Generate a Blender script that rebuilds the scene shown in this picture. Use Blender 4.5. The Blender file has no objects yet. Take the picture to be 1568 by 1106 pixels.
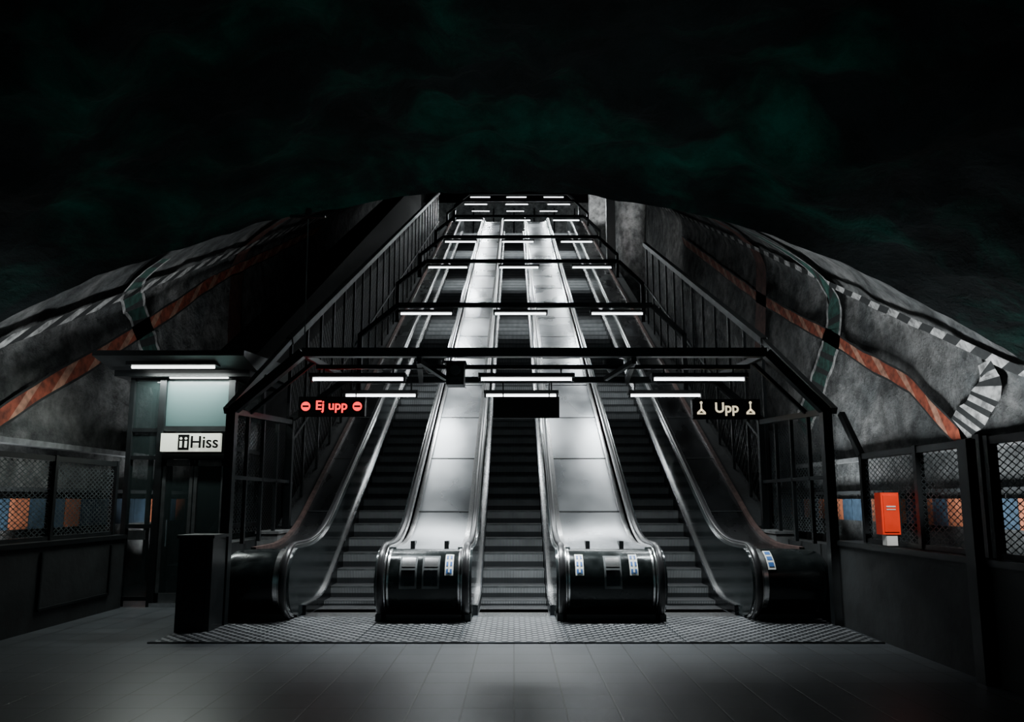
import bpy, math, random
from mathutils import Vector, noise
random.seed(3)
K=math.tan(math.radians(30)); Y1=11.65; TOPZ=16.9
D=bpy.data; C=bpy.context
# ---------------------------------------------------------------- materials
def newmat(name):
    m=D.materials.new(name); m.use_nodes=True
    nt=m.node_tree; b=nt.nodes['Principled BSDF']
    return m,nt,b
def mat(name,col,met=0.0,rough=0.5,var=0.0,scale=5.0,bump=0.0,col2=None,stretch=(1,1,1),rvar=0.0,detail=6,spec=.5):
    m,nt,b=newmat(name)
    b.inputs['Base Color'].default_value=(*col,1); b.inputs['Metallic'].default_value=met
    b.inputs['Roughness'].default_value=rough; b.inputs['Specular IOR Level'].default_value=spec
    tc=nt.nodes.new('ShaderNodeTexCoord'); mp=nt.nodes.new('ShaderNodeMapping'); mp.inputs['Scale'].default_value=stretch
    nz=nt.nodes.new('ShaderNodeTexNoise'); nz.inputs['Scale'].default_value=scale; nz.inputs['Detail'].default_value=detail
    nt.links.new(tc.outputs['Object'],mp.inputs[0]); nt.links.new(mp.outputs[0],nz.inputs['Vector'])
    if var>0 or col2:
        cr=nt.nodes.new('ShaderNodeValToRGB'); cr.color_ramp.elements[0].position=.35; cr.color_ramp.elements[1].position=.68
        c2=col2 if col2 else tuple(min(1,c*(1+var)) for c in col)
        c1=col if col2 else tuple(c*(1-var) for c in col)
        cr.color_ramp.elements[0].color=(*c1,1); cr.color_ramp.elements[1].color=(*c2,1)
        nt.links.new(nz.outputs['Fac'],cr.inputs[0]); nt.links.new(cr.outputs[0],b.inputs['Base Color'])
    if rvar>0:
        mr=nt.nodes.new('ShaderNodeMapRange'); mr.inputs['From Min'].default_value=.3; mr.inputs['From Max'].default_value=.7
        mr.inputs['To Min'].default_value=max(.03,rough-rvar); mr.inputs['To Max'].default_value=rough+rvar
        nt.links.new(nz.outputs['Fac'],mr.inputs[0]); nt.links.new(mr.outputs[0],b.inputs['Roughness'])
    if bump>0:
        bp=nt.nodes.new('ShaderNodeBump'); bp.inputs['Strength'].default_value=bump; bp.inputs['Distance'].default_value=.05
        nt.links.new(nz.outputs['Fac'],bp.inputs['Height']); nt.links.new(bp.outputs[0],b.inputs['Normal'])
    return m
def emis(name,col,st):
    m,nt,b=newmat(name); b.inputs['Base Color'].default_value=(*col,1)
    b.inputs['Emission Color'].default_value=(*col,1); b.inputs['Emission Strength'].default_value=st
    return m
M_black=mat('black_paint',(.008,.010,.011),.0,.42,.3,8)
M_matte=mat('black_cladding',(.004,.005,.005),.0,.8,.3,8,spec=.2)
M_frame=mat('dark_steel',(.012,.015,.016),.3,.42,.3,6)
M_rail=mat('grey_rail',(.075,.083,.085),.4,.5,.3,6)
M_mesh=mat('galvanised_mesh',(.10,.12,.125),.4,.5,.3,6)
M_newel=mat('newel_lacquer',(.012,.016,.016),.5,.22,.3,6,rvar=.08)
M_rubber=mat('rubber',(.012,.012,.013),.0,.3)
M_chrome=mat('chrome',(.75,.75,.75),1,.24,.1,20)
M_steel=mat('brushed_steel',(.34,.36,.38),1,.29,.0,.8,.03,col2=(.60,.62,.64),stretch=(1,.7,.7),rvar=.07,detail=3)
M_dsteel=mat('dark_steel_panel',(.05,.055,.06),1,.28,.35,2,.02,stretch=(1,.4,.4),rvar=.08)
M_inner=mat('balustrade_panel',(.022,.027,.028),.3,.16,.3,1.6,rvar=.06)
M_rust=mat('rust_trim',(.10,.062,.055),.4,.5,.4,9)
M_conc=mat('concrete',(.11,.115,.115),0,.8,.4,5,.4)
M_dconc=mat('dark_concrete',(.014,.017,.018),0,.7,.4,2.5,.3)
M_white=mat('white_sign',(.7,.72,.68),0,.5,.05)
M_blue=mat('blue_sign',(.03,.12,.35),0,.5,.1)
M_red=mat('red_enamel',(.95,.05,.012),0,.4,.12)
M_orange=mat('orange_tile',(.36,.12,.06),0,.5,.25,9)
M_tblue=mat('blue_tile',(.03,.055,.085),0,.5,.3,9)
M_pw=mat('paint_white',(.38,.38,.37),0,.8,.6,7)
M_pb=mat('paint_black',(.018,.020,.020),0,.8,.3,9)
M_pr=mat('paint_red',(.27,.06,.03),0,.8,.5,8)
M_po=mat('paint_orange',(.42,.21,.14),0,.8,.4,8)
M_pg=mat('paint_green',(.02,.07,.055),0,.8,.5,8)
M_pdr=mat('paint_darkred',(.11,.045,.035),0,.8,.4,5)
M_tube=emis('tube_glow',(.92,.97,1.0),8)
M_tube2=emis('lift_lamp_glow',(.93,.98,.95),5)
M_rs=emis('led_red',(1,.025,.03),2.6)
M_ws=emis('led_warm',(1,.86,.58),1.1)
M_signw=emis('lift_sign_face',(.85,.9,.76),.75)
M_ink=mat('ink',(.004,.004,.004),0,.9,spec=.1)
M_glass,nt,b=newmat('lift_glass'); b.inputs['Base Color'].default_value=(.03,.045,.045,1); b.inputs['Roughness'].default_value=.12
b.inputs['Alpha'].default_value=.4
M_frost,nt,b=newmat('lift_window'); b.inputs['Base Color'].default_value=(.06,.10,.10,1); b.inputs['Roughness'].default_value=.3
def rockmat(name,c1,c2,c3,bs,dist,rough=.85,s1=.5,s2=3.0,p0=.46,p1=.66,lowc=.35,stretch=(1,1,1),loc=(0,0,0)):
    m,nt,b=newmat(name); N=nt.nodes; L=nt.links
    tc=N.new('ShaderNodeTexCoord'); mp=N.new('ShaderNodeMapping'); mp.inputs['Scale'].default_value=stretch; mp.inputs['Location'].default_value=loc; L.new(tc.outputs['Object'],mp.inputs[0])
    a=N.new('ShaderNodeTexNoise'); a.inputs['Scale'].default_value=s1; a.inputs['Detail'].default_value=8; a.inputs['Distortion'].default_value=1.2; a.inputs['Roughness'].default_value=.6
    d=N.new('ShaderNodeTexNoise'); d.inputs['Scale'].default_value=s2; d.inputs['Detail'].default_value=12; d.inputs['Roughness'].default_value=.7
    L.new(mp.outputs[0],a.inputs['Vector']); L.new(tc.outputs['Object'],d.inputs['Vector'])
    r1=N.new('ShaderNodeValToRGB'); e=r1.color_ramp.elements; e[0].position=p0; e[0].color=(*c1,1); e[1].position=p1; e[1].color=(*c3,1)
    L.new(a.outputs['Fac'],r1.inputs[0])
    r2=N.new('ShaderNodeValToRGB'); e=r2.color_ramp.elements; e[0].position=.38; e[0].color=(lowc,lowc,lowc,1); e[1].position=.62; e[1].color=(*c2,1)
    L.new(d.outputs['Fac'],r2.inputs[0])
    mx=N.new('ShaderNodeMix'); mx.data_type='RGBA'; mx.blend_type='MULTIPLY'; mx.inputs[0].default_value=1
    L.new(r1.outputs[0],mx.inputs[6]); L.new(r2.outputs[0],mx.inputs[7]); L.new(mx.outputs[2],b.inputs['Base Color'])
    vo=N.new('ShaderNodeTexVoronoi'); vo.inputs['Scale'].default_value=s2*.7; L.new(tc.outputs['Object'],vo.inputs['Vector'])
    ad=N.new('ShaderNodeMath'); ad.operation='MULTIPLY_ADD'; ad.inputs[1].default_value=.25; L.new(vo.outputs['Distance'],ad.inputs[0]); L.new(d.outputs['Fac'],ad.inputs[2])
    bp=N.new('ShaderNodeBump'); bp.inputs['Strength'].default_value=bs; bp.inputs['Distance'].default_value=dist
    L.new(ad.outputs[0],bp.inputs['Height']); L.new(bp.outputs[0],b.inputs['Normal'])
    b.inputs['Roughness'].default_value=rough; b.inputs['Specular IOR Level'].default_value=.25
    return m
M_vault=rockmat('vault_concrete',(.16,.17,.17),(1,1,1),(.34,.34,.33),1.0,.2,.85,.6,2.2,.42,.66,.34)
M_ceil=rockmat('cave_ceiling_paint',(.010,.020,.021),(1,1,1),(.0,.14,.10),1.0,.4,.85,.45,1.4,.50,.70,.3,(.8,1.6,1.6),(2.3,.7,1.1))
M_pale=rockmat('pale_rock',(.5,.52,.52),(1,1,1),(.8,.8,.8),.8,.2)
M_floor,nt,b=newmat('floor_tiles'); N=nt.nodes; L=nt.links
tc=N.new('ShaderNodeTexCoord'); br=N.new('ShaderNodeTexBrick'); br.offset=0; br.squash=1
for k,v in (('Scale',1),('Mortar Size',.008),('Brick Width',.4),('Row Height',.4),('Mortar Smooth',.2),('Bias',0)): br.inputs[k].default_value=v
br.inputs['Color1'].default_value=(.075,.086,.096,1); br.inputs['Color2'].default_value=(.10,.112,.122,1); br.inputs['Mortar'].default_value=(.012,.013,.015,1)
L.new(tc.outputs['Object'],br.inputs['Vector'])
nz=N.new('ShaderNodeTexNoise'); nz.inputs['Scale'].default_value=1.3; nz.inputs['Detail'].default_value=8; L.new(tc.outputs['Object'],nz.inputs['Vector'])
mx=N.new('ShaderNodeMix'); mx.data_type='RGBA'; mx.blend_type='MULTIPLY'; mx.inputs[0].default_value=.7
L.new(br.outputs['Color'],mx.inputs[6]); L.new(nz.outputs['Fac'],mx.inputs[7]); L.new(mx.outputs[2],b.inputs['Base Color'])
bp=N.new('ShaderNodeBump'); bp.inputs['Strength'].default_value=.4; bp.inputs['Distance'].default_value=.004; bp.invert=True
L.new(br.outputs['Fac'],bp.inputs['Height']); L.new(bp.outputs[0],b.inputs['Normal']); b.inputs['Roughness'].default_value=.38
def groove(name,dark,light,fx,fy=0,met=.8,rough=.35,thr=0.0):
    m,nt,b=newmat(name); N=nt.nodes; L=nt.links
    tc=N.new('ShaderNodeTexCoord'); sp=N.new('ShaderNodeSeparateXYZ'); L.new(tc.outputs['Object'],sp.inputs[0])
    def sinof(sock,f):
        a=N.new('ShaderNodeMath'); a.operation='MULTIPLY'; a.inputs[1].default_value=f*2*math.pi; L.new(sock,a.inputs[0])
        s=N.new('ShaderNodeMath'); s.operation='SINE'; L.new(a.outputs[0],s.inputs[0]); return s.outputs[0]
    v=sinof(sp.outputs[0],fx)
    if fy:
        w=sinof(sp.outputs[1],fy); mm=N.new('ShaderNodeMath'); mm.operation='MULTIPLY'; L.new(v,mm.inputs[0]); L.new(w,mm.inputs[1]); v=mm.outputs[0]
    mr=N.new('ShaderNodeMapRange'); mr.inputs['From Min'].default_value=thr-.3; mr.inputs['From Max'].default_value=thr+.3; L.new(v,mr.inputs[0])
    mx=N.new('ShaderNodeMix'); mx.data_type='RGBA'; mx.inputs[6].default_value=(*dark,1); mx.inputs[7].default_value=(*light,1)
    L.new(mr.outputs[0],mx.inputs[0]); 
    nz=N.new('ShaderNodeTexNoise'); nz.inputs['Scale'].default_value=2.5; nz.inputs['Detail'].default_value=6; L.new(tc.outputs['Object'],nz.inputs['Vector'])
    m2=N.new('ShaderNodeMix'); m2.data_type='RGBA'; m2.blend_type='MULTIPLY'; m2.inputs[0].default_value=.7
    L.new(mx.outputs[2],m2.inputs[6]); L.new(nz.outputs['Fac'],m2.inputs[7]); L.new(m2.outputs[2],b.inputs['Base Color'])
    b.inputs['Metallic'].default_value=met; b.inputs['Roughness'].default_value=rough
    return m
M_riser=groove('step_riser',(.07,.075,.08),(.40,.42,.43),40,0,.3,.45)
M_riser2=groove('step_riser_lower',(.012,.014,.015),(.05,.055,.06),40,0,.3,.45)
M_tread=groove('step_tread',(.012,.012,.012),(.10,.105,.11),40,0,.5,.45)
M_grate=groove('landing_plate',(.05,.055,.06),(.60,.62,.64),7,7,.5,.33,.25)
# ---------------------------------------------------------------- builder
class MB:
    def __init__(s): s.v=[]; s.f=[]; s.m=[]; s.mats=[]
    def mi(s,m):
        if m not in s.mats: s.mats.append(m)
        return s.mats.index(m)
    def add(s,vs,fs,m):
        o=len(s.v); s.v+= [tuple(p) for p in vs]; i=s.mi(m)
        for f in fs: s.f.append([o+k for k in f]); s.m.append(i)
    def box(s,x0,x1,y0,y1,z0,z1,m):
        s.add([(x0,y0,z0),(x1,y0,z0),(x1,y1,z0),(x0,y1,z0),(x0,y0,z1),(x1,y0,z1),(x1,y1,z1),(x0,y1,z1)],
              [(0,3,2,1),(4,5,6,7),(0,1,5,4),(1,2,6,5),(2,3,7,6),(3,0,4,7)],m)
    def bar(s,p,q,w,h,m,up=(0,0,1)):
        p=Vector(p);q=Vector(q);d=(q-p).normalized();u=Vector(up)
        if abs(d.dot(u))>.95:u=Vector((0,1,0))
        r=d.cross(u).normalized()*w/2;u=r.cross(d).normalized()*h/2
        vs=[p-r-u,p+r-u,p+r+u,p-r+u,q-r-u,q+r-u,q+r+u,q-r+u]
        s.add(vs,[(0,1,2,3),(7,6,5,4),(0,4,5,1),(1,5,6,2),(2,6,7,3),(3,7,4,0)],m)
    def prism(s,pts,x0,x1,m):
        n=len(pts); vs=[(x0,*p) for p in pts]+[(x1,*p) for p in pts]
        fs=[tuple(range(n)),tuple(range(2*n-1,n-1,-1))]+[(i,i+n,(i+1)%n+n,(i+1)%n) for i in range(n)]
        s.add(vs,fs,m)
    def strip(s,lo,hi,x0,x1,m):
        n=len(lo); vs=[]
        for a,b in zip(lo,hi): vs+=[(x0,*a),(x1,*a),(x1,*b),(x0,*b)]
        fs=[(0,1,2,3),(4*n-1,4*n-2,4*n-3,4*n-4)]
        for i in range(n-1):
            o=4*i
            for k in range(4): fs.append((o+k,o+4+k,o+4+(k+1)%4,o+(k+1)%4))
        s.add(vs,fs,m)
    def sweep(s,path,x,sec,m,closed=False):
        n=len(path); k=len(sec); vs=[]
        for i,p in enumerate(path):
            a=path[max(0,i-1)]; b=path[min(n-1,i+1)]
            d=Vector((b[0]-a[0],b[1]-a[1])).normalized(); nn=Vector((-d.y,d.x))
            for dx,dn in sec: vs.append((x+dx,p[0]+nn.x*dn,p[1]+nn.y*dn))
        fs=[]
        for i in range(n-1):
            for j in range(k): fs.append((i*k+j,(i+1)*k+j,(i+1)*k+(j+1)%k,i*k+(j+1)%k))
        fs+= [tuple(range(k)),tuple(range(n*k-1,(n-1)*k-1,-1))]
        s.add(vs,fs,m)
    def cyl(s,p,q,r,m,n=12,r2=None):
        p=Vector(p);q=Vector(q);d=(q-p).normalized(); u=d.orthogonal().normalized(); w=d.cross(u); r2=r if r2 is None else r2
        vs=[p+(u*math.cos(2*math.pi*i/n)+w*math.sin(2*math.pi*i/n))*r for i in range(n)]+[q+(u*math.cos(2*math.pi*i/n)+w*math.sin(2*math.pi*i/n))*r2 for i in range(n)]
        s.add(vs,[(i,(i+1)%n,(i+1)%n+n,i+n) for i in range(n)]+[tuple(range(n-1,-1,-1)),tuple(range(n,2*n))],m)
    def lattice(s,x,y0,y1,zb,h,sl,pitch,t,m,ratio=.6):
        L=y1-y0
        for sg in (1,-1):
            mm=ratio*sg; step=pitch*ratio
            cmax=h if sg>0 else h+abs(mm)*L
            c=(-abs(mm)*L) if sg>0 else 0
            while c<cmax:
                c+=step
                t0=(0-c)/mm; t1=(h-c)/mm
                a=max(0,min(t0,t1)); b=min(L,max(t0,t1))
                if b-a<.01: continue
                tt=t/2*1.2
                P=[]
                for yy,o in ((a,-tt),(b,-tt),(b,tt),(a,tt)):
                    P.append((x,y0+yy,zb+sl*yy+c+mm*yy+o))
                s.add(P,[(0,1,2,3)],m)
    def obj(s,name,parent=None,smooth=False):
        me=D.meshes.new(name); me.from_pydata(s.v,[],s.f); me.update()
        for m in s.mats: me.materials.append(m)
        for p,i in zip(me.polygons,s.m): p.material_index=i; p.use_smooth=False
        o=D.objects.new(name,me); C.collection.objects.link(o)
        if smooth:
            for p in me.polygons: p.use_smooth=True
            try: me.set_sharp_from_angle(angle=math.radians(35))
            except Exception: pass
        if parent: o.parent=parent
        return o
def empty(name):
    o=D.objects.new(name,None); C.collection.objects.link(o); return o
def circ(rx,rz,n=10): return [(rx*math.cos(2*math.pi*i/n),rz*math.sin(2*math.pi*i/n)) for i in range(n)]
def rect(w,h): return [(-w/2,-h/2),(w/2,-h/2),(w/2,h/2),(-w/2,h/2)]
# ---------------------------------------------------------------- incline paths
def fillet(a,b,c,T,n=9):
    a=Vector(a);b=Vector(b);c=Vector(c); p=b+(a-b).normalized()*T; q=b+(c-b).normalized()*T
    return [tuple(p*(1-t)**2+b*2*t*(1-t)+q*t*t) for t in [i/n for i in range(n+1)]]
def ipath(h0,off,ya,yb,T=.8):
    yi=Y1+(h0-off)/K; yt=Y1+(TOPZ+h0-off)/K
    A=(ya,h0);B=(yi,h0);E=(yt,TOPZ+h0);F=(yb,TOPZ+h0)
    mid=[]
    p=fillet(A,B,E,T); q=fillet(B,E,F,T)
    for i in range(1,20):
        t=i/20; mid.append((p[-1][0]*(1-t)+q[0][0]*t,p[-1][1]*(1-t)+q[0][1]*t))
    return [A]+p+mid+q+[F]
def zat(path,y):
    if y<=path[0][0]: return path[0][1]
    for a,b in zip(path,path[1:]):
        if y<=b[0]: return a[1]+(b[1]-a[1])*(y-a[0])/(b[0]-a[0]+1e-9)
    return path[-1][1]
YB=42.5
STEP=ipath(0,0,10.3,YB,.5); HAND=ipath(1.0,.95,10.4,YB,.9); DECK=ipath(.90,.68,10.4,YB,.9)
GRID=[10.4+i*.12 for i in range(22)]+[13.2+i*1.3 for i in range(20)]+[38.6+i*.2 for i in range(20)]
CY,CZ=10.4,.5
def arc(r,a0,a1,n=20): return [(CY+r*math.cos(math.radians(a0+(a1-a0)*i/n)),CZ+r*math.sin(math.radians(a0+(a1-a0)*i/n))) for i in range(n+1)]
HR=arc(.5,265,90)[:-1]+HAND
ESC=[-2.40,0.0,2.58]
def balustrade(b,cx,s):
    x=cx+s*.64
    lo=[(y,max(.02,zat(STEP,y)-.18)) for y in GRID]; hi=[(y,zat(HAND,y)-.06) for y in GRID]
    b.strip(lo,hi,min(cx+s*.56,cx+s*.60),max(cx+s*.56,cx+s*.60),M_inner)
    b.prism(arc(.45,90,270,20),min(cx+s*.56,cx+s*.60),max(cx+s*.56,cx+s*.60),M_inner)
    hs=[(y,zat(STEP,y)+.14) for y in GRID if y>10.6]; ls=[(y,max(.01,zat(STEP,y)-.2)) for y in GRID if y>10.6]
    b.strip(ls,hs,min(cx+s*.505,cx+s*.56),max(cx+s*.505,cx+s*.56),M_dsteel)
    b.sweep(hs,cx+s*.545,rect(.04,.025),M_chrome)
    b.sweep(HR,x,circ(.045,.028),M_rubber)
    g=arc(.455,265,90)[:-1]+[(y,z-.045) for y,z in HAND]
    b.sweep(g,x,rect(.075,.03),M_chrome)
    b.sweep(g,cx+s*.60,rect(.02,.05),M_chrome)
    b.sweep(g,cx+s*.69,rect(.02,.05),M_chrome)
for cx in ESC:
    e=empty('escalator')
    b=MB()
    y=10.83; n=int((YB-.8-y)/.4); zprev=-.02
    for k in range(n):
        ny=y+.4*k; z=zat(STEP,ny+.05)
        if z-zprev>.001:
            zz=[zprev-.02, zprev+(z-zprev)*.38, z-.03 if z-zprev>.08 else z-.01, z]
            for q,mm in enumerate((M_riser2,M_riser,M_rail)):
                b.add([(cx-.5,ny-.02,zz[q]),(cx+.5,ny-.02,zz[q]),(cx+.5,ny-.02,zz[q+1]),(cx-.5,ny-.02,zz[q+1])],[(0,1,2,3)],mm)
        b.add([(cx-.5,ny-.02,z),(cx+.5,ny-.02,z),(cx+.5,ny+.4,z),(cx-.5,ny+.4,z)],[(0,1,2,3)],M_tread)
        zprev=z
    b.obj('steps',e)
    b=MB(); balustrade(b,cx,-1); balustrade(b,cx,1); b.obj('balustrades',e,True)
    b=MB(); b.box(cx-.5,cx+.5,10.45,10.85,.0,.012,M_chrome); 
    b.box(cx-.5,cx+.5,YB-.8,YB,TOPZ-.05,TOPZ,M_chrome); b.obj('comb_plate',e)
def arcpatch(b,x0,x1,r,a0,a1,m,n=8):
    pa=arc(r,a0,a1,n); pb=arc(r-.01,a0,a1,n); b.strip(pb,pa,x0,x1,m)
def deck(name,x0,x1,msurf,outer=0):
    e=empty(name); b=MB()
    lo=[(y,zat(DECK,y)-.35) for y in GRID]; hi=[(y,zat(DECK,y)) for y in GRID]
    b.strip(lo,hi,x0,x1,msurf)
    yy=12.9
    while yy<41:
        z=zat(DECK,yy); b.bar((x0+.02,yy,z+.002),(x1-.02,yy,z+.002),.03,.008,M_frame,(0,-.5,.87)); yy+=1.75
    for xe in (x0+.02,x1-.02):
        rust= outer and ((xe<(x0+x1)/2)==(outer<0))
        b.sweep([(y,z+.02) for y,z in hi],xe,rect(.07,.07),M_rust if rust else M_chrome)
    b.obj('deck_plate',e,True)
body=[(11.6,.88),(10.9,.90)]+arc(.43,88,262,26)+[(10.5,.07),(11.6,.07)]
for s,dx0,dx1,X0,X1 in ((-1,-1.68,-.72,-1.80,-.60),(1,.72,1.86,.60,1.98)):
    deck('steel_divider',dx0,dx1,M_steel)
    e=empty('newel_housing'); b=MB()
    b.prism(body,X0,X1,M_newel)
    b.box(X0+.1,X1-.1,10.12,11.4,0,.09,M_black)
    for xs in (X0+.13,X1-.13): arcpatch(b,xs-.012,xs+.012,.437,95,255,M_chrome,20)
    b.box(X0-.03,X0+.05,10.05,11.3,0,.1,M_frame); b.box(X1-.05,X1+.03,10.05,11.3,0,.1,M_frame)
    c=(X0+X1)/2
    def sticker(x):
        arcpatch(b,x-.055,x+.055,.437,122,165,M_white)
        for a in (126,140,154): arcpatch(b,x-.038,x+.038,.442,a,a+8,M_blue,3)
        arcpatch(b,x-.012,x+.012,.446,128,160,M_white,6)
    def plate(x):
        arcpatch(b,x-.115,x+.115,.437,126,188,M_rail); arcpatch(b,x-.09,x+.09,.442,131,150,M_chrome,4); arcpatch(b,x-.09,x+.09,.442,156,183,M_dsteel,4)
    if s<0: plate(c-.20); plate(c+.10); sticker(c+.34)
    else: sticker(c-.42); plate(c+.02); sticker(c+.30)
    for xs in (c-.24,c+.24):
        b.box(xs-.03,xs+.03,10.7,10.76,.88,1.02,M_black); b.bar((xs,10.75,.93),(xs,10.95,1.0),.05,.03,M_black)
    b.obj('housing_body',e,True)
for s,dx0,dx1,xi,xo in ((-1,-3.62,-3.12,-3.0,-3.72),(1,3.30,4.0,3.18,4.05)):
    deck('outer_escalator_deck',dx0,dx1,M_dsteel,outer=s)
    e=empty('newel_housing'); b=MB(); X0,X1=sorted((xi,xo))
    b.prism(body,X0,X1,M_newel)
    xx=xi+s*.15; arcpatch(b,xx-.03,xx+.03,.437,95,255,M_chrome,20)
    b.box(X0+.05,X1-.05,10.12,11.4,0,.09,M_black)
    for i in range(7):
        w=.025; r=.43*math.sqrt(max(.1,1-((i+1)/9)**2))**.6
        xs=xo+s*w*i; x2=xo+s*w*(i+1)
        bb=[(11.6,CZ+r-.03),(10.9,CZ+r-.02)]+arc(r,88,262,16)+[(10.5,.07),(11.6,.07)]
        b.prism(bb,min(xs,x2),max(xs,x2),M_newel)
    if s>0: 
        x=3.42; arcpatch(b,x-.05,x+.05,.445,112,155,M_white)
        for a in (116,129,142): arcpatch(b,x-.035,x+.035,.45,a,a+8,M_blue,3)
    b.obj('housing_body',e,True)
# ---------------------------------------------------------------- floor
b=MB(); b.box(-10,10,-6,62,-.3,0,M_floor); b.obj('floor')
b=MB()
xs=[-4.1,-3.0,-1.8,-.62,.62,1.95,3.15,4.15]
for a,c in zip(xs,xs[1:]): b.box(a+.008,c-.008,8.65,10.45,0,.012,M_grate)
b.box(-4.12,4.17,8.60,8.65,0,.014,M_dsteel)
b.obj('landing_plate')
# ---------------------------------------------------------------- vault
PROF=[(7.2,2.6),(7.08,2.95),(6.9,3.2),(6.65,3.45),(6.4,3.65),(5.95,3.95),(5.5,4.2),(4.75,4.57),(4,4.87),(3,5.2),(2,5.42),(1,5.56),(0,5.6)]
def surf(Y,w,side,off=0):
    h=.5*(Y-9)+(.32 if side<0 else 0)
    if w<=0: return Vector((side*(7.2-off),Y,2.6+h+w))
    acc=0
    for a,c in zip(PROF,PROF[1:]):
        l=math.hypot(c[0]-a[0],c[1]-a[1])
        if acc+l>=w:
            t=(w-acc)/l; nx,nz=(a[1]-c[1])/l*1.0,(c[0]-a[0])/l
            return Vector((side*(a[0]+(c[0]-a[0])*t+nx*off),Y,a[1]+(c[1]-a[1])*t+h+nz*off))
        acc+=l
    return Vector((0,Y,5.6+h))
TW=sum(math.hypot(c[0]-a[0],c[1]-a[1]) for a,c in zip(PROF,PROF[1:]))
def nz3(p,s): return noise.noise(Vector(p)*s)
for side,nm in ((-1,'wall_left'),(1,'wall_right')):
    b=MB(); NY=150; rows=[]
    for i in range(NY+1):
        Y=9+ (62-9)*(i/NY)**1.2
        h=.5*(Y-9)+(.32 if side<0 else 0); zt=2.6+h
        row=[]
        for j in range(21): row.append(Vector((side*7.2,Y,zt*j/20)))
        for j in range(1,25): row.append(surf(Y,TW*j/24,side))
        for k,p in enumerate(row):
            if 2<k<len(row)-1 and p.z>2.5:
                d=.09*nz3(p,.9)+.04*nz3(p,2.3)+.02*nz3(p,5); p.x+=side*d; p.z+=abs(d)*.5
        rows.append(row)
    nn=len(rows[0]); vs=[p for r in rows for p in r]
    fs=[]
    for i in range(NY):
        for j in range(nn-1):
            f=(i*nn+j,(i+1)*nn+j,(i+1)*nn+j+1,i*nn+j+1); fs.append(f if side<0 else f[::-1])
    b.add(vs,fs,M_vault); w=b.obj(nm,None,True)
    b=MB(); xa,xb=sorted((side*7.22,side*6.98)); b.box(xa,xb,9,26,2.38,2.46,M_conc); 
    b.box(*sorted((side*7.2,side*7.0)),9,26,1.72,1.78,M_dconc)
    b.obj('trim_ledge_'+('left' if side<0 else 'right'))
    b=MB(); y=9.2; i=0
    while y<26:
        m=(M_orange,M_tblue,M_tblue)[i%3] if side<0 else (M_orange,M_tblue)[i%2]
        if i%5==4: m=M_tblue
        b.box(*sorted((side*7.16,side*7.08)),y,y+.42,1.18,1.62,m); y+=.43; i+=1
    b.obj('tile_frieze')
def band(name,side,pts,width,pat,seg=.3,shear=.0,edge=None):
    P=[Vector(p) for p in pts]; ls=[0]
    for a,c in zip(P,P[1:]): ls.append(ls[-1]+(c-a).length)
    def at(t):
        t=max(0,min(ls[-1],t))
        for i in range(len(P)-1):
            if t<=ls[i+1]+1e-6:
                u=(t-ls[i])/(ls[i+1]-ls[i]); return P[i].lerp(P[i+1],u),(P[i+1]-P[i]).normalized()
    b=MB(); n=int(ls[-1]/seg); sub=3
    for k in range(n):
        m=pat[k%len(pat)]
        for q in range(sub):
            t0=(k+q/sub)*seg; t1=(k+(q+1)/sub)*seg
            quads=[(-.5,.5,m)] if not edge else [(-.5,-.38,edge),(-.38,.38,m),(.38,.5,edge)]
            for lo,hi,mm in quads:
                vs=[]
                for u,f in ((t0,lo),(t1,lo),(t1,hi),(t0,hi)):
                    p,d=at(u+shear*f*width); nn=Vector((-d.y,d.x)); wob=.05*nz3((u,side*5,p.y*3),1.3)
                    pp=p+nn*(f*width+wob)
                    vs.append(surf(pp.x,pp.y,side,.11))
                b.add(vs,[(0,1,2,3)],mm)
    b.obj(name)
band('painted_dash_band',-1,[(9,.5),(12,.5),(20,.7),(38,1.0)],.24,[M_pw,M_pb],.36,1.2)
band('painted_dash_band',1,[(9,.3),(14,.35),(22,.7),(40,1.1)],.24,[M_pw,M_pb],.34,-1.2)
band('painted_spiral_band',1,[(11.6,-1.45),(13.1,-1.0),(15.6,-1.0),(21.2,-1.1),(30,-.6)],.36,[M_pr,M_pr,M_po],.30,1.4,M_pb)
band('painted_spiral_band',-1,[(9,-.95),(10.2,-.75),(12.2,-.6),(14.3,-.45),(17.2,-.1),(26,.1)],.36,[M_pr,M_pr,M_po],.30,1.4,M_pb)
band('painted_ring_band',1,[(18.2,-3.9),(17.2,-2.57),(16.1,-1),(15.9,-.1),(16.4,.9),(17.5,2.2)],.7,[M_pg,M_pb,M_pg],.18,.8,M_pw)
band('painted_ring_band',-1,[(14.6,-2.0),(14.1,-.9),(13.5,0),(12.8,.7),(12.4,1.8)],.55,[M_pg,M_pb,M_pg],.18,.8,M_pw)
band('painted_stripe_band',1,[(11.75,-1.3),(11.15,-.7),(10.85,-.2),(10.9,.25)],.46,[M_pw,M_pb],.14,.8)
band('painted_red_ring',-1,[(18.3,-2.8),(18.3,-.3),(18.3,2),(18,4)],.8,[M_pdr],.4)
band('painted_red_ring',1,[(21,-3),(20.5,-.5),(20.5,1.5),(20.5,4)],.8,[M_pdr],.4)
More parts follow.
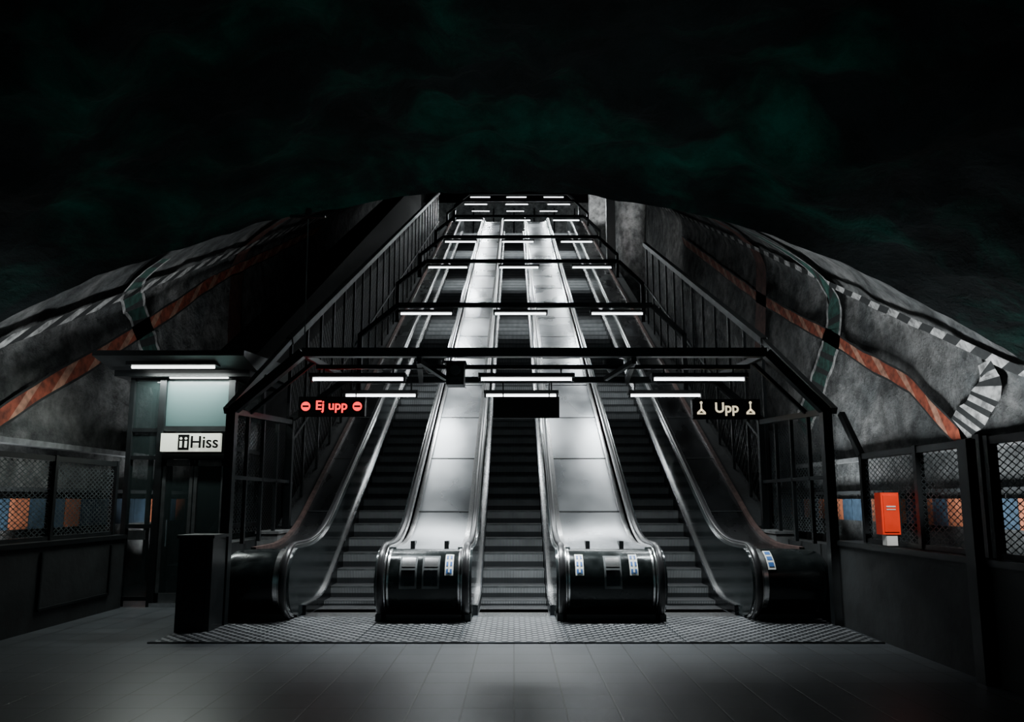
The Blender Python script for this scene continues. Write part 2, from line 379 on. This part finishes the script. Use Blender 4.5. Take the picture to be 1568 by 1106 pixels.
# ---------------------------------------------------------------- hall ceiling (cave)
def archz(X):
    k=.0415 if X<0 else .0555
    return 5.53-k*X*X-.30*max(0,abs(X)-6.7)**3 + .05*nz3((X,3,0),1.1)+.03*nz3((X,0,0),3.5)
NX,NYc=170,90; vs=[]
b=MB()
for j in range(NYc+1):
    t=j/NYc; Y=9.05-13.5*t**1.4
    for i in range(NX+1):
        X=-8.8+17.6*i/NX
        dep=9.05-Y
        z=archz(X)+dep*.13
        p=Vector((X,Y,z)); d=.55*abs(nz3(p,.38))+.40*abs(nz3(p,.95))+.14*nz3(p,2.1)+.06*nz3(p,4.2)
        z+=d*min(1,dep/.8)
        vs.append((X,Y,max(z,-.1)))
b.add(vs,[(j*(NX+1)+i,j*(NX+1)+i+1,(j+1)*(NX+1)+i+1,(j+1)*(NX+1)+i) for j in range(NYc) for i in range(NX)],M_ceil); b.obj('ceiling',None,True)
b=MB(); vs=[]
for i in range(NX+1):
    X=-8.8+17.6*i/NX; z=max(archz(X),-.1)
    vs+=[(X,9.05,z),(X,9.3,z+1.5)]
b.add(vs,[(2*i,2*i+1,2*i+3,2*i+2) for i in range(NX)],M_ceil); b.obj('trim_arch')
b=MB(); b.box(-8,8,61.5,62,0,34,M_dconc); b.obj('wall_back')
b=MB(); b.box(-4.3,4.3,YB-.02,61.5,TOPZ-.4,TOPZ-.05,M_conc); b.obj('floor_upper')
b=MB(); b.box(-7.2,7.2,56,56.3,TOPZ-.05,25,M_pale)
for i in range(-3,4): b.box(i*1.6-.05,i*1.6+.05,55.9,56,TOPZ,24.5,M_frame)
b.obj('wall_upper')
# ---------------------------------------------------------------- parapets
for s,xa,xb,ya in ((-1,-3.98,-3.66,11.62),(1,4.06,4.38,11.62)):
    e=empty('parapet'); b=MB()
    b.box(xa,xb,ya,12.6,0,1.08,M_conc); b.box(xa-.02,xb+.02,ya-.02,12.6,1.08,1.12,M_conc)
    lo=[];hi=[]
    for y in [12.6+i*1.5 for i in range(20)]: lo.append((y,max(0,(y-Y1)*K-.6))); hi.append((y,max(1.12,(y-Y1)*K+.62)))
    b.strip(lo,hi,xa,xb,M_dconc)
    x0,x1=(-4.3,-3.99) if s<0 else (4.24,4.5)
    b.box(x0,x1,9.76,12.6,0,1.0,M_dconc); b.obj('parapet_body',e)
e=empty('entrance_pillar'); b=MB(); b.box(-4.14,-3.72,9.30,9.72,0,1.13,M_black); b.box(-4.16,-3.70,9.28,9.74,1.13,1.17,M_frame); b.box(-4.07,-3.79,9.285,9.30,.15,1.0,M_frame); b.obj('pillar_body',e)
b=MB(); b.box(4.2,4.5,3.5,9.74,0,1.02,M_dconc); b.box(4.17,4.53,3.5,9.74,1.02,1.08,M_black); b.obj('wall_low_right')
b=MB(); b.box(-6.2,-5.9,5,11.4,0,1.02,M_dconc); b.box(-6.23,-5.87,5,11.4,1.02,1.08,M_black)
for (a,c) in (((9.4,.25),(9.4,.95)),((9.4,.25),(11.0,.25)),((11.0,.25),(11.0,.95))): b.bar((-5.89,*a),(-5.89,*c),.03,.03,M_frame)
b.obj('wall_low_left')
def fence(name,x,ys,z0,z1):
    e=empty(name); b=MB()
    for y in ys: b.box(x-.045,x+.045,y-.03,y+.03,z0,z1+.03,M_black)
    b.box(x-.035,x+.035,ys[0],ys[-1],z1-.05,z1+.02,M_black); b.box(x-.03,x+.03,ys[0],ys[-1],z0,z0+.05,M_black)
    b.obj('posts',e)
    b=MB(); a,c=sorted((ys[0],ys[-1])); b.lattice(x,a,c,z0+.02,z1-z0-.04,0,.11,.011,M_mesh); b.obj('expanded_mesh',e)
fence('mesh_fence',4.34,[9.2,7.95,6.98],1.085,2.15)
fence('mesh_fence',4.32,[6.7,5.6,4.5],1.085,2.15)
fence('mesh_fence',-6.02,[7.2,8.4,9.7,11.2],1.085,2.15)
b=MB(); b.box(4.26,4.38,6.76,6.86,1.085,2.2,M_black); b.box(4.10,4.19,6.7,6.84,0,2.15,M_black); b.obj('gate_post')
b=MB(); b.bar((4.28,9.6,2.72),(4.32,9.2,2.15),.07,.07,M_frame); b.obj('fence_link_bar')
e=empty('emergency_box'); b=MB()
b.box(4.07,4.27,8.28,8.42,1.22,1.68,M_red); b.box(4.09,4.25,8.265,8.28,1.25,1.65,M_red); b.box(4.27,4.30,8.3,8.45,1.2,1.66,M_frame)
b.box(4.12,4.22,8.258,8.266,1.52,1.535,M_white);b.box(4.12,4.22,8.258,8.266,1.49,1.50,M_white); b.box(4.12,4.24,8.3,8.4,1.10,1.22,M_white); b.obj('box_body',e)
# ---------------------------------------------------------------- portal frames
def lamp_unit(x,y,z,L=1.25,power=22,hang=0,spread=140):
    e=empty('fluorescent_lamp'); b=MB()
    b.box(x-L/2-.04,x+L/2+.04,y-.10,y+.10,z,z+.06,M_black)
    b.cyl((x-L/2,y,z-.02),(x+L/2,y,z-.02),.02,M_tube,10)
    b.box(x-L/2-.03,x-L/2,y-.05,y+.05,z-.05,z,M_black); b.box(x+L/2,x+L/2+.03,y-.05,y+.05,z-.05,z,M_black)
    if hang:
        for q in (-.5,.5): b.cyl((x+q,y,z+.06),(x+q,y,z+hang),.012,M_black,6)
    b.obj('lamp_body',e)
    ld=D.lights.new('tube_light','AREA'); ld.shape='RECTANGLE'; ld.size=L; ld.size_y=.08; ld.energy=power; ld.color=(.92,.98,1.0)
    ld.spread=math.radians(spread)
    lo=D.objects.new('tube_light',ld); lo.location=(x,y,z-.045); C.collection.objects.link(lo); lo.parent=e
XBL,XBR,XPL,XPR=-2.85,3.40,-3.76,4.16
def frame(y,zb,zc,zp,t=.1):
    e=empty('portal_frame'); b=MB()
    b.bar((XBL,y,zb),(XBR,y,zb),t,t,M_frame)
    for xb,xp in ((XBL,XPL),(XBR,XPR)):
        b.bar((xb,y,zb),(xp,y,zc),t,t,M_frame); b.bar((xp,y,zc+.03),(xp,y,zp),t,t,M_frame)
    b.obj('frame_bars',e); return e
f1=frame(9.8,3.57,2.78,.0,.12)
b=MB()
for xb,xp in ((XBL,XPL),(XBR,XPR)):
    b.bar((xb,9.8,3.55),(xb,12.4,3.65),.08,.08,M_frame)
    b.bar((xp,9.8,2.77),(xp,12.4,2.9),.08,.08,M_frame)
    for y in (10.4,11.05,11.7): b.bar((xp,y,1.0),(xp,y,2.8),.05,.05,M_frame)
    b.bar((xp,10.4,2.8),(xb,10.4,3.56),.05,.05,M_frame)
    b.bar((xp,9.8,1.9),(xp,12.4,1.9),.05,.05,M_frame)
for s in (-1,1):
    b.bar((s*1.45+.17,9.8,3.5),(s*1.75+.17,12.4,3.62),.07,.1,M_frame); b.bar((s*1.45+.17,9.8,3.45),(s*1.15+.17,10.5,3.33),.06,.06,M_frame)
b.bar((XBL,10.5,3.5),(XBR,10.5,3.5),.06,.06,M_frame)
b.obj('side_rails',f1)
frame(12.4,3.62,2.95,.9)
FR=[(17.7,6.35,55),(23.2,9.30,70),(28.7,12.15,80),(34.3,15.25,95),(39.8,18.35,120),(44.9,20.95,160)]
for y,z,p in FR:
    frame(y,z,z-.75,(min(y,40.9)-Y1)*K+.5,.11)
    for x in (-2.15,.16,2.53): lamp_unit(x,y-.02,z-.2,1.25,p)
for x,p in ((-2.24,55),(.18,150),(2.66,55)): lamp_unit(x,10.5,3.34,1.3,p,.14,100)
for x,p in ((-2.2,32),(.12,32),(2.5,32)): lamp_unit(x,12.1,3.33,1.15,p,.28,110)
for x in (-2.4,.1,2.5): lamp_unit(x,51,22.3,1.25,350,0,170)
# ---------------------------------------------------------------- inclined mesh screens
for s,x,yend,za,ya,sl in ((-1,-3.84,36,4.16,12.15,.546),(1,4.28,23.3,4.35,12.5,.515)):
    e=empty('mesh_screen'); b=MB()
    zt=lambda y:za+sl*(y-ya)
    zb_=lambda y:max(1.12,(y-Y1)*K+.62)
    b.bar((x,12.4,zt(12.4)),(x,yend,zt(yend)),.12,.12,M_rail)
    y=12.5
    while y<yend:
        b.bar((x,y,zb_(y)),(x,y,zt(y)),.05,.05,M_frame); y+=.95
    b.bar((x,12.7,2.6),(x,yend,2.6+(yend-12.7)*.56),.05,.05,M_frame)
    b.bar((x,9.8,2.78),(x,12.4,zt(12.4)),.08,.09,M_frame)
    b.obj('screen_bars',e)
    b=MB(); b.lattice(x,12.5,yend,1.2,2.7,.56,.16,.026,M_frame,1.6); b.lattice(x+s*.02,9.85,12.4,1.14,1.6,.0,.11,.012,M_mesh if s>0 else M_frame,.6)
    b.obj('expanded_mesh',e)
b=MB(); b.prism([(12.95,0),(12.95,4.0),(36,18.0),(36,9)],-5.5,-4.75,M_matte); b.obj('inclined_lift_shaft')
b=MB(); b.prism([(18,0),(18,4.9),(23.5,7.9),(23.5,0)],4.6,4.75,M_matte); b.obj('wall_stair_right')
b=MB(); vs=[]; n=24; 
for j in range(30):
    z=7+12*j/29
    for i in range(n):
        a=2*math.pi*i/n; d=1+.12*nz3((math.cos(a)*2,math.sin(a)*2,z),.8)
        vs.append((5.22+.72*d*math.cos(a),32+1.3*d*math.sin(a),z))
b.add(vs,[(j*n+i,j*n+(i+1)%n,(j+1)*n+(i+1)%n,(j+1)*n+i) for j in range(29) for i in range(n)],M_pale)
b.obj('rock_pillar',None,True)
b=MB(); b.box(4.06,4.44,31,31.3,11.8,18.5,M_black); b.obj('column_black')
b=MB(); b.box(4.5,5.7,42,42.6,16.8,22,M_pale); b.obj('column_pale')
# ---------------------------------------------------------------- signs
def text(s,loc,size,m,parent,name='lettering'):
    c=D.curves.new(name,'FONT'); c.body=s; c.size=size; c.extrude=.002; c.align_x='CENTER'; c.align_y='CENTER'; c.offset=.004
    c.materials.append(m); o=D.objects.new(name,c); C.collection.objects.link(o); o.location=loc; o.rotation_euler=(math.pi/2,0,0); o.parent=parent
def dsign(x,z,w,h,y=12.0,top=3.6):
    e=empty('direction_sign'); b=MB(); b.box(x-w/2,x+w/2,y-.06,y+.06,z-h/2,z+h/2,M_ink); b.box(x-w/2+.02,x+w/2-.02,y-.065,y-.06,z-h/2+.02,z+h/2-.02,M_ink)
    for q in (-.35,.35): b.cyl((x+q*w,y,z+h/2),(x+q*w,y,top),.012,M_black,6)
    return e,b
e,b=dsign(-2.97,3.11,1.08,.32)
for q in (-.42,.42):
    b.cyl((-2.97+q,11.934,3.11),(-2.97+q,11.925,3.11),.075,M_rs,20); b.box(-2.97+q-.05,-2.97+q+.05,11.918,11.925,3.095,3.125,M_ink)
b.obj('sign_box',e); text('Ej upp',(-2.97,11.92,3.12),.21,M_rs,e)
e,b=dsign(3.46,3.07,1.1,.32)
for q in (-.41,.39):
    x=3.46+q
    b.bar((x,11.93,3.16),(x,11.93,3.04),.02,.01,M_ws,(0,1,0))
    b.bar((x,11.93,3.06),(x-.06,11.93,3.0),.03,.01,M_ws,(0,1,0)); b.bar((x,11.93,3.06),(x+.06,11.93,3.0),.03,.01,M_ws,(0,1,0)); b.bar((x-.07,11.93,2.99),(x+.07,11.93,2.99),.02,.01,M_ws,(0,1,0))
    b.cyl((x,11.934,3.17),(x,11.926,3.17),.022,M_ws,12)
b.obj('sign_box',e); text('Upp',(3.46,11.92,3.08),.23,M_ws,e)
e,b=dsign(.2,3.10,1.08,.34); b.obj('sign_box',e)
e=empty('security_camera'); b=MB(); b.box(-.95,-.7,10.2,10.5,3.2,3.5,M_black); b.cyl((-.82,10.2,3.4),(-.82,10.14,3.4),.07,M_rail,16); b.box(-.9,-.75,10.18,10.2,3.22,3.3,M_rail); b.box(-.98,-.67,10.15,10.55,3.5,3.53,M_frame); b.obj('camera_housing',e)
for x in (-1.2,1.45):
    e=empty('dome_camera'); b=MB(); b.cyl((x,10.6,3.62),(x,10.6,3.52),.15,M_rail,20,.15); b.cyl((x,10.6,3.52),(x,10.6,3.42),.13,M_rail,20,.05); b.cyl((x,10.6,3.62),(x,10.6,3.72),.03,M_black,8); b.obj('dome_body',e,True)
b=MB(); b.cyl((-2.62,9.0,5.3),(-2.62,9.0,5.16),.04,M_black,8); b.cyl((-2.62,9.0,5.25),(-2.82,9.75,3.64),.009,M_rail,6); b.box(-2.85,-2.4,8.98,9.02,5.16,5.19,M_black); b.obj('hanging_cable')
# ---------------------------------------------------------------- elevator
e=empty('elevator'); b=MB()
Xl,Xm,Xr=-5.98,-5.50,-4.42; F=11.5
for x,w in ((Xl,.07),(Xm,.10),(Xr,.10)): b.box(x-w/2,x+w/2,F-.05,F+.06,0,3.55,M_frame)
for x in (Xl,Xr): b.box(x-.05,x+.05,12.8,12.9,0,3.55,M_frame)
for z in (.12,1.2,2.25,2.68,3.5): b.box(Xl,Xm,F-.03,F+.03,z-.03,z+.03,M_frame)
for z in (2.27,2.70,3.52): b.box(Xm,Xr,F-.04,F+.04,z-.04,z+.04,M_frame)
for z in (1.2,2.4,3.5): b.box(Xr-.03,Xr+.03,F,12.85,z-.03,z+.03,M_frame)
b.box(Xm,Xr,F-.06,F+.06,0,.06,M_chrome)
xm=(Xm+Xr)/2
for a,c in ((Xm+.06,xm-.01),(xm+.01,Xr-.06)):
    for (p,q,r,t) in ((a,c,.06,.2),(a,c,2.12,2.22),(a,a+.05,.06,2.22),(c-.05,c,.06,2.22)): b.box(p,q,F-.01,F+.03,r,t,M_rail)
b.cyl((xm-.35,F-.05,.9),(xm-.35,F-.05,1.3),.015,M_chrome,8)
b.bar((Xm,12.4,.3),(Xr,12.6,2.0),.12,.12,M_rail)
b.bar((Xl+.1,F+.5,.3),(Xl+.1,F+.5,3.4),.06,.06,M_rail)
b.box(Xl+.1,Xl+.35,F-.07,F-.03,1.0,1.14,M_rail)
b.obj('cab_frame',e)
b=MB(); b.box(Xl,Xm,F,F+.01,.12,3.5,M_glass); b.box(Xm,Xr,F+.005,F+.012,.1,2.25,M_glass); b.box(Xr-.005,Xr+.005,F,12.85,.1,3.5,M_glass); b.obj('cab_glass',e)
b=MB(); b.box(Xm+.05,Xr-.05,F,F+.02,2.74,3.5,M_frost); b.obj('upper_window',e)
b=MB(); b.prism([(10.75,3.72),(10.75,3.80),(12.9,3.95),(12.9,3.62),(11.3,3.6)],-6.25,-4.0,M_black); b.box(-6.2,-4.1,11.3,12.9,3.5,3.64,M_black)
b.obj('canopy',e)
b=MB(); b.box(-5.85,-4.5,10.95,11.15,3.62,3.72,M_black); b.cyl((-5.8,11.05,3.60),(-4.55,11.05,3.60),.025,M_tube2,10)
b.cyl((Xm+.12,11.40,3.50),(Xr-.05,11.40,3.50),.02,M_tube2,10); b.obj('canopy_lamp',e)
for (yy,zz,en) in ((11.05,3.56,50),(11.36,3.46,22)):
    ld=D.lights.new('lift_light','AREA'); ld.shape='RECTANGLE'; ld.size=1.2; ld.size_y=.05; ld.energy=en; ld.color=(.93,1,.96)
    o=D.objects.new('lift_light',ld); o.location=(-5.1,yy,zz); C.collection.objects.link(o); o.parent=e
ld=D.lights.new('cab_light','POINT'); ld.energy=6; ld.shadow_soft_size=.1; ld.color=(.9,1,.97)
o=D.objects.new('cab_light',ld); o.location=(-5.0,12.2,3.2); C.collection.objects.link(o); o.parent=e
e=empty('elevator_sign'); b=MB(); b.box(-5.45,-4.53,11.38,11.44,2.34,2.62,M_signw); b.box(-5.18,-5.01,11.372,11.38,2.36,2.60,M_ink)
for xx in (-5.133,-5.057): b.box(xx-.017,xx+.017,11.366,11.373,2.40,2.50,M_signw); b.cyl((xx,11.373,2.54),(xx,11.366,2.54),.02,M_signw,10)
b.obj('sign_box',e); text('Hiss',(-4.77,11.36,2.475),.26,M_ink,e)
# ---------------------------------------------------------------- added fill lights, hidden behind the low walls to brighten the vault
for x,y,en,tz in ((-6.45,9.8,55,5.6),(-6.3,14.5,50,6.2),(5.4,10.9,125,4.8),(5.6,15.5,100,6.5)):
    e=empty('added_wall_fill'); b=MB()
    b.box(x-.15,x+.15,y-.6,y+.6,.25,.40,M_black); b.box(x-.05,x+.05,y-.05,y+.05,0,.25,M_black); b.obj('wall_fill_body',e)
    s=1 if x>0 else -1
    ld=D.lights.new('wall_fill_light','AREA'); ld.shape='RECTANGLE'; ld.size=.25; ld.size_y=1.1; ld.energy=en; ld.color=(.92,.97,1); ld.spread=math.radians(110)
    o=D.objects.new('wall_fill_light',ld); o.location=(x,y,.45); C.collection.objects.link(o); o.parent=e
    o.rotation_euler=(Vector((s*7.2,y,tz))-Vector(o.location)).to_track_quat('-Z','Y').to_euler()
for loc,tgt,en in (((3.4,25.5,13.5),(5.2,32,12.8),7000),((3.6,38.5,18.8),(5.0,42,19.5),600)):  # added fill spots without fixtures, brightening the rock pillar and pale column
    ld=D.lights.new('pillar_fill','SPOT'); ld.energy=en; ld.spot_size=math.radians(50); ld.shadow_soft_size=.2
    o=D.objects.new('added_pillar_fill',ld); o.location=loc; C.collection.objects.link(o)
    o.rotation_euler=(Vector(tgt)-Vector(loc)).to_track_quat('-Z','Y').to_euler()
# added spot and housing, kept out of view, to brighten the emergency box
e=empty('added_box_fill'); b=MB(); b.cyl((3.0,3.6,4.9),(3.0,3.6,7.2),.03,M_black,8); b.cyl((2.95,3.4,5.0),(3.03,3.72,4.75),.09,M_black,16); b.obj('box_fill_body',e)
ld=D.lights.new('box_fill_light','SPOT'); ld.energy=1300; ld.spot_size=math.radians(9); ld.spot_blend=.8; ld.shadow_soft_size=.05
o=D.objects.new('box_fill_light',ld); o.location=(3.05,3.78,4.7); C.collection.objects.link(o); o.parent=e
o.rotation_euler=(Vector((4.17,8.28,1.45))-Vector(o.location)).to_track_quat('-Z','Y').to_euler()
for x,en in ((-3.0,130),(.3,300),(3.2,150)):  # added upward fill, standing below the view, to bring out the cave ceiling
    e=empty('added_ceiling_fill'); b=MB(); b.cyl((x,3.2,0),(x,3.2,.25),.18,M_black,20,.22); b.cyl((x,3.2,.25),(x,3.2,.27),.2,M_chrome,20); b.obj('ceiling_fill_body',e)
    ld=D.lights.new('ceiling_fill_light','SPOT'); ld.energy=en; ld.spot_size=math.radians(58); ld.spot_blend=1.0; ld.shadow_soft_size=.12; ld.color=(.85,1,.97)
    o=D.objects.new('ceiling_fill_light',ld); o.location=(x,3.2,.34); C.collection.objects.link(o); o.parent=e
    o.rotation_euler=(Vector((x*.9,7.7,5.7))-Vector(o.location)).to_track_quat('-Z','Y').to_euler()
w=D.worlds.new('World'); C.scene.world=w; w.use_nodes=True
bg=w.node_tree.nodes['Background']; bg.inputs[0].default_value=(.45,.8,.85,1); bg.inputs[1].default_value=.06
cd=D.cameras.new('camera'); co=D.objects.new('camera',cd); C.collection.objects.link(co)
co.location=(0,0,1.6); co.rotation_euler=(math.radians(98),0,0)
cd.sensor_width=36; cd.lens=36*1131/1568; cd.shift_y=.0344; cd.shift_x=-.0019; cd.clip_end=300
C.scene.camera=co
